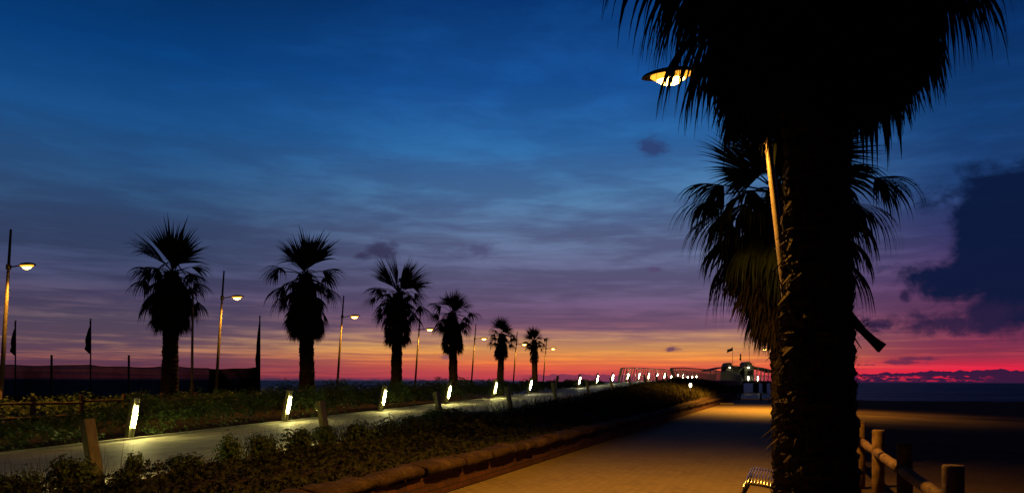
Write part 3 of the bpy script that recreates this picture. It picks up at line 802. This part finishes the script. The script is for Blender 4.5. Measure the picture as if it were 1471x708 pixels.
# ------------------------------------------------------------------ plants
def rosette(mb, o, up, L, n, rnd, w=.36):
    up = up.normalized(); a = up.orthogonal().normalized(); b = up.cross(a); ph = rnd.random()*6
    for k in range(n):
        t = ph+k*2*PI/n; out = a*math.cos(t)+b*math.sin(t); d = (out+up*rnd.uniform(.15, .9)).normalized()
        s = d.cross(up).normalized(); l = L*rnd.uniform(.7, 1.15)
        m1 = o+d*l*.55
        mb.quad(o, m1-s*l*w*.5+up*l*.04, o+d*l-up*l*.08, m1+s*l*w*.5+up*l*.04)
def shrub_mesh(seed, nr, L, sx=1, sz=1):
    rnd = random.Random(seed); mb = MB(); tw = MB()
    lobes = [(Vector((rnd.uniform(-.32, .32), rnd.uniform(-.3, .3), rnd.uniform(.3, .62))), rnd.uniform(.2, .36)) for _ in range(9)]
    for k in range(nr):
        c, r = rnd.choice(lobes); u = Vector((rnd.gauss(0, 1), rnd.gauss(0, 1), rnd.gauss(.35, 1))).normalized()
        p = c+u*r*rnd.uniform(.55, 1.12); p.z = max(.02, p.z)*sz; p.x *= sx; p.y *= sx
        rosette(mb, p, (u+Vector((0, 0, .7))), L, 8, rnd, .5)
        if k % 4 == 0:
            root = Vector((p.x*.15, p.y*.15, -.05)); tw.tube([root, (root+p)/2+Vector((0, 0, -.05)), p], [.01, .006, .003], 4, False)
    return mb, tw
protos = []
for k in range(5):
    lm, tw = shrub_mesh(100+k, 800, .056, 1.0, 1.0)
    protos.append((lm, tw, {}))
def shrub(x, y, z, sc_, rz, label, v):
    lm, tw, st = protos[v]
    if not st:
        root = empty('shrub'); f = lm.build('foliage', M['shrub'], root); g = tw.build('stems', M['twig'], root); st['r'] = root; o = root
    else: o = copy_tree(st['r'])
    o.location = (x, y, z); o.scale = sc_; o.rotation_euler = (0, 0, rz)
    tag(o, label, 'shrub', 'leafy shrubs along the near walkway edge'); return o
rnd = random.Random(8)
# (px, top py, Y, width)
SH = [(10, 674, 9.9, .5), (48, 670, 10.3, .36), (112, 646, 11.0, .66), (176, 672, 11.2, .34), (192, 645, 12.0, .3), (268, 648, 12.6, .7), (334, 620, 14.2, .55), (382, 616, 14.8, .62), (428, 610, 15.6, .66), (470, 606, 17.0, .6), (520, 600, 17.0, .8), (556, 597, 18.8, .8), (602, 590, 20.2, 1.0), (640, 581, 21.5, 1.5), (672, 586, 22.5, 1.3), (708, 588, 24.0, 1.3), (742, 584, 26.0, 1.3), (776, 578, 28.0, 1.4), (812, 571, 31.0, 1.6), (842, 566, 34.0, 1.8)]
SL_ = ['low leafy shrub in the very corner at bottom left', 'small leafy shrub second from the bottom left corner', 'tall leafy shrub in front of the leftmost near bollard', 'low thin shrub just right of the leftmost near bollard',
 'thin upright sprig below the brightest lit bollard', 'low dark shrub on the walkway edge left of the twin tall shrubs', 'left one of the twin tall shrubs before the second lit bollard', 'right one of the twin tall shrubs before the second lit bollard',
 'shrub right below the second lit bollard', 'shrub at the foot of the second near bollard', 'shrub with bright walkway showing through, right of the second near bollard', 'shrub below the third lit bollard', 'open shrub against the bright walkway left of the big bush',
 'biggest rounded bush in the middle of the bed', 'bush joined to the right side of the biggest bush', 'dark shrub below the fifth lit bollard', 'dark shrub at the foot of the fourth near bollard', 'dark shrub left of the fifth near bollard', 'dark shrub at the foot of the fifth near bollard', 'last dark shrub before the grassy mound']
for i, (px, py, Y, w) in enumerate(SH):
    p = at(px, Y); z0 = bed(p.x, Y) if p.x-Xe(Y) > DN else zw(p.x, Y)
    z0 -= .05; h = zpy(py, Y)-z0
    shrub(p.x, Y, z0, (w*1.0, w*1.0, max(.4, h/.95)), rnd.uniform(0, 6), SL_[i], i % 5)

def dome_hedge(name, label, cat, pts_fn, n, L, m, seed, leaves=7, kind=None, stems=None):
    rnd = random.Random(seed); mb = MB()
    P0 = None
    for k in range(n):
        o, u = pts_fn(rnd)
        if P0 is None: P0 = Vector((o.x, o.y, 0))
        rosette(mb, o-P0, u+Vector((0, 0, .5)), L*rnd.uniform(.8, 1.3), leaves, rnd, .42)
    ob = mb.build(name, m, None, P0); tag(ob, label, cat, kind=kind); return ob
def hedge_fn(s0, s1, d0, d1, hf, base='far'):
    def f(rnd):
        Y = rnd.uniform(s0, s1); v = rnd.uniform(-1, 1); d = (d0+d1)/2+v*(d1-d0)/2
        X = Xe(Y)+d; z0 = height(X, Y)
        h = hf(Y)*(.72+.42*mnoise.noise(Vector((Y*.9, d*.9, 3)))+.25*mnoise.noise(Vector((Y*2.5, d*2.5, 7))))*(max(0, 1-v*v)**.35)
        t = 1-abs(rnd.gauss(0, .28)); t = max(.02, min(1.1, t))
        return Vector((X+rnd.gauss(0, .04), Y, z0+h*t)), Vector((rnd.gauss(0, .6)+v, rnd.gauss(0, .6), t))
    return f
dome_hedge('hedge', 'continuous green hedge along the far walkway edge from the left side to the third palm', 'hedge',
   hedge_fn(15.0, 37, -15.3, -13.0, lambda Y: catmull([(15, .5), (18, .7), (22, 1.2), (27, 1.7), (32, 1.65), (37, 1.5)], Y)), 19000, .055, M['shrub'], 21, 7)
dome_hedge('hedge', 'dark hedge along the far walkway edge from the fourth palm to the pier', 'hedge',
   hedge_fn(37, 82, -15.6, -13.1, lambda Y: catmull([(37, 1.5), (48, 1.4), (60, .95), (70, .9), (82, .9)], Y)), 12000, .10, M['shrub'], 22, 6)
dome_hedge('hedge', 'rough bushy hedge behind the post and rail fence around the palm bases', 'hedge',
   hedge_fn(19, 62, -21.4, -19.2, lambda Y: 1.15), 14000, .075, M['shrub'], 23, 6)

# low ground cover in the bed (nobody could count it) and mound grass
def cover_fn(rnd):
    while True:
        Y = 6+rnd.random()**1.5*52; d = rnd.uniform(DN+.1, -.42); X = Xe(Y)+d
        if X < -.72*Y-1 or (Y < 14 and d < DN+1.6) or (Y < 19 and d < DN+.9): continue
        z0 = bed(X, Y); t = d/DN
        h = (.12+.44*smooth(.15, .45, t)*(1-smooth(.55, .85, t)*.95))*(.75+.7*mnoise.noise(Vector((X*.9, Y*.9, 1))))
        h *= 1-.7*smooth(40, 60, Y)
        if zw(X, Y) < 0: h *= .8
        return Vector((X, Y, z0+h*(1-abs(rnd.gauss(0, .3))))), Vector((rnd.gauss(0, .6), rnd.gauss(-.3, .6), .7))
dome_hedge('ground_cover', 'dark low leafy ground cover filling the bed behind the wall', 'ground cover', cover_fn, 24000, .06, M['shrubdark'], 31, 6, 'stuff')
rnd = random.Random(77); mb = MB()
def blade(mb, o, h, w, rnd, ben=.5):
    az = rnd.uniform(0, 2*PI); s = Vector((math.cos(az), math.sin(az), 0))*w; l = Vector((rnd.gauss(0, ben), rnd.gauss(0, ben), 0))*h
    a = o; b = o+Vector((0, 0, h*.55))+l*.35; c = o+Vector((0, 0, h))+l
    mb.quad(a-s, a+s, b+s*.7, b-s*.7); mb.tri(b-s*.7, b+s*.7, c)
for k in range(30000):
    Y = 30+rnd.random()*54; d = rnd.uniform(DN+.05, -.4); X = Xe(Y)+d
    blade(mb, Vector((X, Y, height(X, Y)-.02)), rnd.uniform(.12, .42)*(.7+.8*mnoise.noise(Vector((X, Y, 0)))+.2), .012+.0002*Y, rnd)
for k in range(5000):
    Y = 9+rnd.random()*26; d = DN+rnd.uniform(.02, 1.6); X = Xe(Y)+d
    if mnoise.noise(Vector((X*.8, Y*.8, 5))) < .05: continue
    blade(mb, Vector((X, Y, bed(X, Y)-.05)), rnd.uniform(.3, .85), .005, rnd, .25)
tag(mb.build('grass', M['grass']), 'dry grass covering the mound beside the pier ramp', 'grass', kind='stuff')

# ------------------------------------------------------------------ fences
def log(mb, a, b, r, rnd, n=9):
    a, b = Vector(a), Vector(b); pts = [a.lerp(b, t/5)+Vector((rnd.gauss(0, .004), rnd.gauss(0, .004), rnd.gauss(0, .004))) for t in range(6)]
    mb.tube(pts, [r*rnd.uniform(.95, 1.05) for _ in pts], n)
rnd = random.Random(12)
f1 = empty('wooden_fence', (Xe(9.7)+6.04, 9.7, 0), 0, 'round timber post and rail fence at the lower right beside the big palm', 'fence')
k = 0; Y = 3.6
fy = [3.6, 5.6, 7.7, 9.7, 11.8]+[11.8+2.08*i for i in range(1, 20)]
f1o = Vector(f1.location)
def fp(Y): 
    X = (1262-735.5)/1100*9.7+(Y-9.7)*.345; return Vector((X, Y, 0))
for Y in fy:
    p = fp(Y)-f1o; q = MB(); z0 = height(*fp(Y)[:2]); r = .078
    q.tube([(p.x, p.y, z0-.2), (p.x, p.y, .5), (p.x, p.y, .985), (p.x, p.y, 1.0)], [r, r*.97, r*.96, r*.86], 14); q.build('post', M['wood'], f1)
for Ya, Yb in zip(fy, fy[1:]):
    a, b = fp(Ya)-f1o, fp(Yb)-f1o; q = MB(); d = (b-a).normalized()*.05
    log(q, a+d+Vector((-.02, 0, .715)), b-d+Vector((-.02, 0, .715)), .056, rnd, 12); q.build('rail', M['wood'], f1)
f2 = empty('wooden_fence', (Xe(24)-18.5, 24, 0), 0, 'post and rail fence running between the hedge and the palm row on the left', 'fence')
fo = Vector(f2.location); Y = 17.2; P = []
while Y < 66:
    X = Xe(Y)-18.5; P.append(Vector((X, Y, height(X, Y)))); Y += 1.62
for p in P:
    q = MB(); top = 1.1 if True else 0
    q.box(Vector((p.x, p.y, (top+p.z-.3)/2))-fo, (.11, .11, top-p.z+.3), Matrix.Rotation(-ANG, 3, 'Z'), .012); q.build('post', M['wood'], f2)
for a, b in zip(P, P[1:]):
    for z, r in ((.86, .04), (.42, .04)):
        q = MB(); log(q, Vector((a.x+.08, a.y, z+rnd.gauss(0, .015)))-fo, Vector((b.x+.08, b.y, z+rnd.gauss(0, .015)))-fo, r, rnd, 8); q.build('rail', M['wood'], f2)

# two short posts at the end of the path, beam on the ground
for px, lb in ((1062.5, 'left one of two short timber posts at the far end of the brick path'), (1093, 'right one of two short timber posts at the far end of the brick path')):
    q = MB(); q.tube([(0, 0, -.1), (0, 0, .6), (0, 0, .64)], [.075, .075, .05], 12)
    tag(q.build('timber_post', M['wood'], None, at(px, 67.5, 0)), lb, 'post', 'short posts closing the path')
q = MB(); q.box((0, 0, .05), (1.35, .12, .1), bev=.015)
tag(q.build('timber_beam', M['post'], None, at(1040, 54.5, .004)), 'pale timber beam lying across the left edge of the brick path', 'beam')

# metal rod benches
def bench(Y0, label):
    d0 = 4.36; base = Vector((Xe(Y0)+d0, Y0, 0)); root = empty('metal_bench', base, -ANG, label, 'bench', 'metal benches between the palms')
    prof = [(0, .40), (.02, .435)]+[(.035*i+.05, .45-.0006*i*i) for i in range(12)]+[(.49, .46), (.53, .51), (.555, .56), (.57, .61), (.585, .66), (.6, .71), (.615, .76)]
    q = MB()
    for i, (x, z) in enumerate(prof[:14]): q.tube([(x, 0, z), (x, 1.75, z)], .0085, 6)
    q.build('seat', M['chrome'], root)
    q = MB()
    for x, z in prof[14:]: q.tube([(x, 0, z), (x, 1.75, z)], .0085, 6)
    q.build('backrest', M['chrome'], root)
    for y in (.06, 1.69):
        q = MB(); q.tube([(x, y, z-.02) for x, z in prof], .012, 6)
        q.tube([(.02, y, .40), (-.0, y, .32), (-.03, y, .2), (-.1, y, .06), (-.16, y, .01)], [.016, .022, .026, .028, .028], 8)
        q.tube([(.5, y, .43), (.52, y, .2), (.58, y, .01)], .022, 8)
        q.build('leg_frame', M['darkmetal'], root)
bench(8.75, 'shiny metal rod bench beside the foot of the big palm')
bench(23.2, 'far metal rod bench glinting left of the second palm trunk')

# floodlight on mound
fl_ = at(991.5, 46, 0); fl_.z = height(fl_.x, fl_.y)
fx = empty('garden_light', fl_, 0, 'small bright garden light on the grassy mound below the pier railing', 'garden light')
dz = zpy(552, 46)-fl_.z
q = MB(); q.tube([(0, 0, -.1), (0, 0, dz-.1)], .03, 8); q.build('stake', M['darkmetal'], fx)
q = MB(); q.tube([(0, -.06, dz-.09), (0, -.06, dz+.1)], .07, 10); q.build('lamp', M['whitelamp'], fx)
q = MB(); q.tube([(0, -.0, dz+.1), (0, 0, dz+.14)], .11, 10); q.build('hood', M['darkmetal'], fx)

# ------------------------------------------------------------------ beach net, poles, flags (left)
def net_nodes(name, opac):
    m = bpy.data.materials.new(name); m.use_nodes = True; nt = m.node_tree; S.nt = nt
    b = nt.nodes['Principled BSDF']; out = nt.nodes['Material Output']
    b.inputs['Base Color'].default_value = (.01, .01, .012, 1); b.inputs['Roughness'].default_value = .9
    tr = nt.nodes.new('ShaderNodeBsdfTransparent'); mx = nt.nodes.new('ShaderNodeMixShader')
    tc = nt.nodes.new('ShaderNodeTexCoord')
    x = nnoise(tc.outputs['Object'], .35, 3, .6)
    nt.links.new(S.m('ADD', x*.25, opac-.12, clamp=True).k, mx.inputs[0]); nt.links.new(tr.outputs[0], mx.inputs[1]); nt.links.new(b.outputs[0], mx.inputs[2])
    nt.links.new(mx.outputs[0], out.inputs['Surface']); return m
M['net'] = net_nodes('net_mesh', .9); M['net2'] = net_nodes('dense_net_mesh', .97)
YN = 60
net = empty('windbreak_net', at(185, YN, -.4), 0, 'long sagging dark windbreak net on the beach at the left', 'net')
no = Vector(net.location)
def netpanel(pa, pb, ta, tb, m, sagn, yo=0):
    q = MB(); N = 24
    for i in range(N):
        for j in range(6):
            def pt(u, v):
                px = pa+(pb-pa)*u; top = ta+(tb-ta)*u+sagn*math.sin(PI*u)+.5*math.sin(u*sagn*6)
                zt = zpy(top, YN); z = -.5+(zt+.5)*v
                return at(px, YN+yo+.15*math.sin(px*.12+v*2), z)-no
            q.quad(pt(i/N, j/6), pt((i+1)/N, j/6), pt((i+1)/N, (j+1)/6), pt(i/N, (j+1)/6), True)
    q.build('net_panel', m, net)
    q = MB(); q.tube([at(pa+(pb-pa)*i/N, YN+yo+.15*math.sin((pa+(pb-pa)*i/N)*.12+2), zpy(ta+(tb-ta)*i/N+sagn*math.sin(PI*i/N)+.5*math.sin(i/N*sagn*6), YN))-no for i in range(N+1)], .025, 5); q.build('top_rope', M['darkmetal'], net)
netpanel(-120, 22, 523, 527, M['net'], 2.0); netpanel(22, 128, 527, 526, M['net'], 1.2); netpanel(128, 186, 526, 529, M['net'], 1); netpanel(186, 252, 529, 527.5, M['net'], 1.0)
netpanel(252, 300, 527.5, 530.5, M['net'], .6); netpanel(300, 372, 531, 528, M['net2'], 1.6, .4)
q = MB()
for px, top in ((74, 512), (185, 512)):
    p = MB(); Yq = 50; zb = -.3
    p.tube([(0, 0, -.2), (0, 0, zpy(top, Yq)-zb)], .07, 8)
    tag(p.build('wooden_pole', M['wood'], None, at(px, Yq, zb)), 'short timber pole before the net, left of the first flag gap' if px == 74 else 'short timber pole before the net behind the brightest bollard', 'pole')
def bflag(px, top, label, w, fold, Yq=59.4):
    root = empty('beach_flag', at(px, Yq, -.4), 0, label, 'flag', 'beach flags along the net')
    H = zpy(top, Yq)+.4; q = MB(); q.tube([(0, 0, -.2), (0, 0, H)], [.06, .045], 8); q.tube([(0, 0, H), (0, 0, H+.06)], .08, 8); q.build('pole', M['darkmetal'], root)
    q = MB(); pr = fold
    for (a, b), (c, d) in zip(pr, pr[1:]):
        q.quad(Vector((0, .03, H-.1-b)), Vector((-a*w, .10*math.sin(b*5), H-.1-b)), Vector((-c*w, .10*math.sin(d*5), H-.1-d)), Vector((0, .03, H-.1-d)), True)
        q.quad(Vector((0, .03, H-.1-b)), Vector((-a*w*.6, -.14*math.cos(b*4), H-.1-b)), Vector((-c*w*.6, -.14*math.cos(d*4), H-.1-d)), Vector((0, .03, H-.1-d)), True)
    q.build('flag', M['flag'], root)
F = [(.05, 0), (.15, .3), (.3, .7), (.55, 1.2), (.8, 1.55), (.6, 1.9), (.7, 2.2), (.35, 2.45), (.1, 2.6)]
bflag(22, 464, 'drooping dark flag on a pole at the far left of the net', .55, F)
bflag(130, 461, 'drooping dark flag on a pole in the middle of the net', .62, F)
bflag(373, 456, 'tall pole with a tightly furled dark flag at the right end of the net', .34, [(.1, 0), (.3, .6), (.5, 1.2), (.7, 2), (.85, 2.6), (1, 3.2), (.9, 3.9), (.35, 4.05)], 59.2)
q = MB(); q.box((0, 0, 0), (.55, .35, .5), bev=.02); q.box((0, 0, .27), (.6, .4, .05), bev=.01)
tag(q.build('utility_box', M['box'], None, at(350, 29, height(*at(350, 29)[:2])+.3)), 'small pale box half hidden in the hedge before the rail fence', 'box')

# person standing at the water edge
def person(loc):
    me = bpy.data.meshes.new('person'); V = []; Ed = []; Rd = []
    def add(p, r, par=None):
        V.append(p); Rd.append(r)
        if par is not None: Ed.append((par, len(V)-1))
        return len(V)-1
    pel = add((0, 0, .95), .15); sp = add((0, 0, 1.15), .135, pel); ch = add((0, 0, 1.36), .155, sp); nk = add((0, 0, 1.50), .062, ch); hd_ = add((0, -.01, 1.60), .085, nk); add((0, -.01, 1.70), .075, hd_)
    for s in (-1, 1):
        hip = add((s*.09, 0, .88), .1, pel); kn = add((s*.11, -.02, .48), .062, hip); an = add((s*.12, .01, .09), .042, kn); add((s*.13, -.14, .035), .035, an)
        sh = add((s*.19, 0, 1.40), .06, ch); el = add((s*.25, .03, 1.13), .042, sh); wr = add((s*.2, -.13, .95), .03, el)
        h = add((s*.18, -.17, .91), .03, wr)
        for f in range(4): add((s*(.165+f*.013), -.22, .87-f*.004), .009, h)
        add((s*.15, -.18, .88), .010, h)
    me.from_pydata(V, Ed, []); o = bpy.data.objects.new('person', me); COL.objects.link(o); o.location = loc
    m = o.modifiers.new('skin', 'SKIN'); sv = me.skin_vertices[0].data
    for i, r in enumerate(Rd): sv[i].radius = (r, r)
    sv[0].use_root = True
    u = o.modifiers.new('sub', 'SUBSURF'); u.levels = u.render_levels = 1
    me.materials.append(M['cloth']); return o
pp = at(1229, 103, 0); pp.z = height(pp.x, pp.y)-.02
po = person(pp); po.rotation_euler = (0, 0, .6)
tag(po, 'person in dark clothes standing alone at the water edge right of the big trunk', 'person')
q = MB(); q.tube([(0, 0, -.1), (0, 0, .6), (0, 0, .75)], [.05, .05, .03], 8); q.box((0, 0, .45), (.5, .05, .06))
tag(q.build('marker_post', M['darkmetal'], None, at(514, 96, height(*at(514, 96)[:2]))), 'tiny dark marker post at the shore between the second and third palms', 'post')

# ------------------------------------------------------------------ sky
w = bpy.data.worlds.new('World'); sc.world = w; w.use_nodes = True
nt = w.node_tree; S.nt = nt; bg = nt.nodes['Background']
tc = nt.nodes.new('ShaderNodeTexCoord'); sp = nt.nodes.new('ShaderNodeSeparateXYZ'); nt.links.new(tc.outputs['Generated'], sp.inputs[0])
DX, DY, DZ = S(sp.outputs[0]), S(sp.outputs[1]), S(sp.outputs[2])
az = S.m('ARCTAN2', DX, DY); hh = S.m('SQRT', DX*DX+DY*DY); e = DZ/S.m('MAXIMUM', hh, .05)
ec = S.m('MAXIMUM', e, 0.0)
def E(py): return (547-py)/1100.0
def st(lst):
    return [(max(0, min(1, E(py)/1.6)), lin(c)) for py, c in sorted(lst, key=lambda q: -q[0])]
es = ec/1.6
TOP = [(-150, '#04142f'), (-420, '#020814'), (-1100, '#01040a')]
clearL = ramp(es, st([(547, '#7c3644'), (538, '#9a4448'), (520, '#ac6656'), (500, '#ac7e66'), (478, '#8c7070'), (450, '#66566c'), (420, '#4c4e70'), (370, '#3a4c70'), (310, '#30547c'), (240, '#1f548c'), (140, '#0a4484'), (0, '#032b5c')]+TOP))
cloudL = ramp(es, st([(547, '#5c2c3e'), (530, '#5c364a'), (500, '#5a4456'), (470, '#4c4258'), (440, '#413c5a'), (400, '#353c5a'), (340, '#2f4164'), (280, '#274b78'), (200, '#164a82'), (120, '#083c78'), (0, '#022654')]+TOP))
clearC = ramp(es, st([(547, '#c04050'), (540, '#d84a4c'), (526, '#fa7040'), (512, '#ffa044'), (498, '#f2b258'), (484, '#cc946c'), (470, '#8c5c6c'), (450, '#78587a'), (410, '#6c6488'), (350, '#66789e'), (290, '#5480ac'), (220, '#3270ac'), (130, '#1a559e'), (0, '#0b3d7c')]+TOP))
cloudC = ramp(es, st([(547, '#70304c'), (535, '#a8344c'), (520, '#b04c4c'), (500, '#9a5a58'), (482, '#74506a'), (460, '#624a66'), (420, '#584e6e'), (380, '#545678'), (340, '#505a7e'), (280, '#426592'), (200, '#265c98'), (120, '#154a8c'), (0, '#083470')]+TOP))
clearR = ramp(es, st([(547, '#c01c40'), (536, '#ff1c40'), (526, '#e8304c'), (510, '#b8404f'), (490, '#98405a'), (460, '#7a4260'), (420, '#5e3c68'), (370, '#443f70'), (300, '#244a82'), (220, '#164480'), (120, '#0b3670'), (0, '#052454')]+TOP))
cloudR = ramp(es, st([(547, '#8a1c40'), (538, '#f41a3e'), (529, '#dc2242'), (515, '#883048'), (490, '#703050'), (460, '#603456'), (420, '#48305a'), (370, '#353260'), (300, '#1d3a6c'), (220, '#123a6e'), (120, '#092e62'), (0, '#041e4a')]+TOP))
def PXA(px): return math.atan((px-735.5)/1100)
wl = sstep(PXA(160), PXA(760), az); wr = sstep(PXA(1020), PXA(1420), az)
# streaky cirrus
lg = S.m('LOGARITHM', ec+.028, math.e)
n1 = nnoise(vec(az*3.4, lg*5.2, 1.7), 1, 5, .58, .55)
n2 = nnoise(vec(az*9, lg*13+az*.8, 5.1), 1, 4, .6, .3)
n3 = nnoise(vec(az*1.6, lg*1.9, 9.3), 1, 3, .5)
cm = sstep(.37, .56, n1*.42+n2*.38+n3*.20)
cm = cm*(1-.5*(1-sstep(.03, .085, ec))*wl*(1-wr))
clear = mixc(wr, mixc(wl, clearL, clearC), clearR); cloud = mixc(wr, mixc(wl, cloudL, cloudC), cloudR)
sky = mixc(cm, clear, cloud)
# discrete darker clouds
taz = S.m('TANGENT', S.m('MINIMUM', S.m('MAXIMUM', az, -1.2), 1.2)); ev = e*S.m('SQRT', taz*taz+1)
front = S.m('GREATER_THAN', DY, .2)
cn = nnoise(vec(taz*26, ev*38, 2.2), 1, 6, .62, .3)-.5
cnb = nnoise(vec(taz*8, ev*11, 4.2), 1, 6, .6, .2)-.5
def blob(px, py, rx, ry, noise_amt=1.2, big=False, soft=.75):
    dx = (taz-(px-735.5)/1100)*(1100/rx); dy = (ev-(547-py)/1100)*(1100/ry)
    r = S.m('SQRT', dx*dx+dy*dy)
    nz = cnb if big else cn
    val = (1-r)+nz*noise_amt*(3.4 if not big else 2.6)
    return sstep(-.1, .38 if big else soft, val)
def paint(sky, m, hexc, op):
    return mixc(m*op*front, sky, lin(hexc))
def mx(*a):
    r = a[0]
    for b in a[1:]: r = S.m('MAXIMUM', r, b)
    return r
big = mx(blob(1455, 300, 115, 82, 1.15, True), blob(1408, 385, 98, 56, 1.15, True), blob(1480, 430, 110, 60, .8, True))
low = mx(blob(1350, 462, 105, 24, .7), blob(1262, 465, 36, 13, .9), blob(1300, 423, 11, 12, .8), blob(1420, 448, 70, 26, .6))
sky = paint(sky, big, '#0a183a', .97); sky = paint(sky, low, '#281e40', .92)
sky = paint(sky, blob(935, 210, 36, 15, 1.0), '#2c3c6c', .85)
sky = paint(sky, mx(blob(545, 362, 30, 14, .9), blob(520, 368, 22, 9, .9)), '#33304f', .85)
sky = paint(sky, blob(688, 357, 34, 15, 1.1), '#443c66', .55)
sky = paint(sky, blob(963, 501, 15, 6, 1.3), '#5c3858', .85)
sky = paint(sky, mx(blob(640, 513, 12, 6, .9), blob(940, 386, 12, 4, .9)), '#54406a', .6)
sky = paint(sky, mx(blob(1322, 513, 40, 3.5, 1.0), blob(1290, 518, 55, 4, 1.0), blob(1250, 522, 28, 2.5, .8)), '#5a2848', .8)
# cloud bank on the horizon
nb = nnoise(vec(taz*34, 0, 7.0), 1, 5, .6)*18.0
hb = sstep(PXA(1190), PXA(1440), az)
py_up = ev*1100
bankR = S.m('LESS_THAN', py_up, nb+hb*8+1.5)*sstep(PXA(1120), PXA(1240), az)
gap = sstep(.50, .60, nnoise(vec(taz*60, ev*240, 1.0), 1, 3, .6))*S.m('LESS_THAN', py_up, 10)*S.m('GREATER_THAN', py_up, 1.5)
gap = gap*(1-sstep(PXA(1380), PXA(1440), az))
sky = mixc(bankR*front*(1-gap*.9), sky, lin('#38193c'))
nb2 = nnoise(vec(taz*40, 0, 3.0), 1, 4, .6)
bl = S.m('LESS_THAN', py_up, nb2*13+3)*sstep(PXA(715), PXA(800), az)*(1-sstep(PXA(880), PXA(960), az))
sky = mixc(bl*front*.85, sky, lin('#6e3350'))
bl2 = S.m('LESS_THAN', py_up, S.m('MAXIMUM', nb2*9-2.5, 0))*(1-sstep(PXA(720), PXA(760), az))
sky = mixc(bl2*front*.8, sky, lin('#3a2a46'))
# below the horizon, and the darker night side behind the viewer
sky = mixc(S.m('LESS_THAN', e, -.002), sky, (.004, .006, .012, 1))
day = sstep(-.75, .55, DY/S.m('MAXIMUM', hh, .05))
dim = day*.95+.05
sky = mixc(1.0, sky, vec(dim, dim, dim), 'MULTIPLY')
nt.links.new(sky, bg.inputs['Color']); bg.inputs['Strength'].default_value = 1.0

# ------------------------------------------------------------------ camera and render settings
cd = bpy.data.cameras.new('Camera'); cam = bpy.data.objects.new('Camera', cd); COL.objects.link(cam)
cam.location = (0, 0, 1.6)
cam.rotation_euler = (Matrix.Rotation(R_(90), 4, 'X')@Matrix.Rotation(R_(.22), 4, 'Z')).to_euler()
cd.sensor_width = 36; cd.lens = 36*1100/1471; cd.shift_y = (547-354)/1471; cd.clip_start = .05; cd.clip_end = 30000
sc.camera = cam
sc.view_settings.view_transform = 'Standard'; sc.view_settings.look = 'None'; sc.view_settings.exposure = 0; sc.view_settings.gamma = 1
cy = sc.cycles
cy.use_denoising = True
cy.sample_clamp_indirect = 3; cy.sample_clamp_direct = 0; cy.max_bounces = 5; cy.diffuse_bounces = 3; cy.glossy_bounces = 2; cy.transparent_max_bounces = 8
cy.caustics_reflective = False; cy.caustics_refractive = False
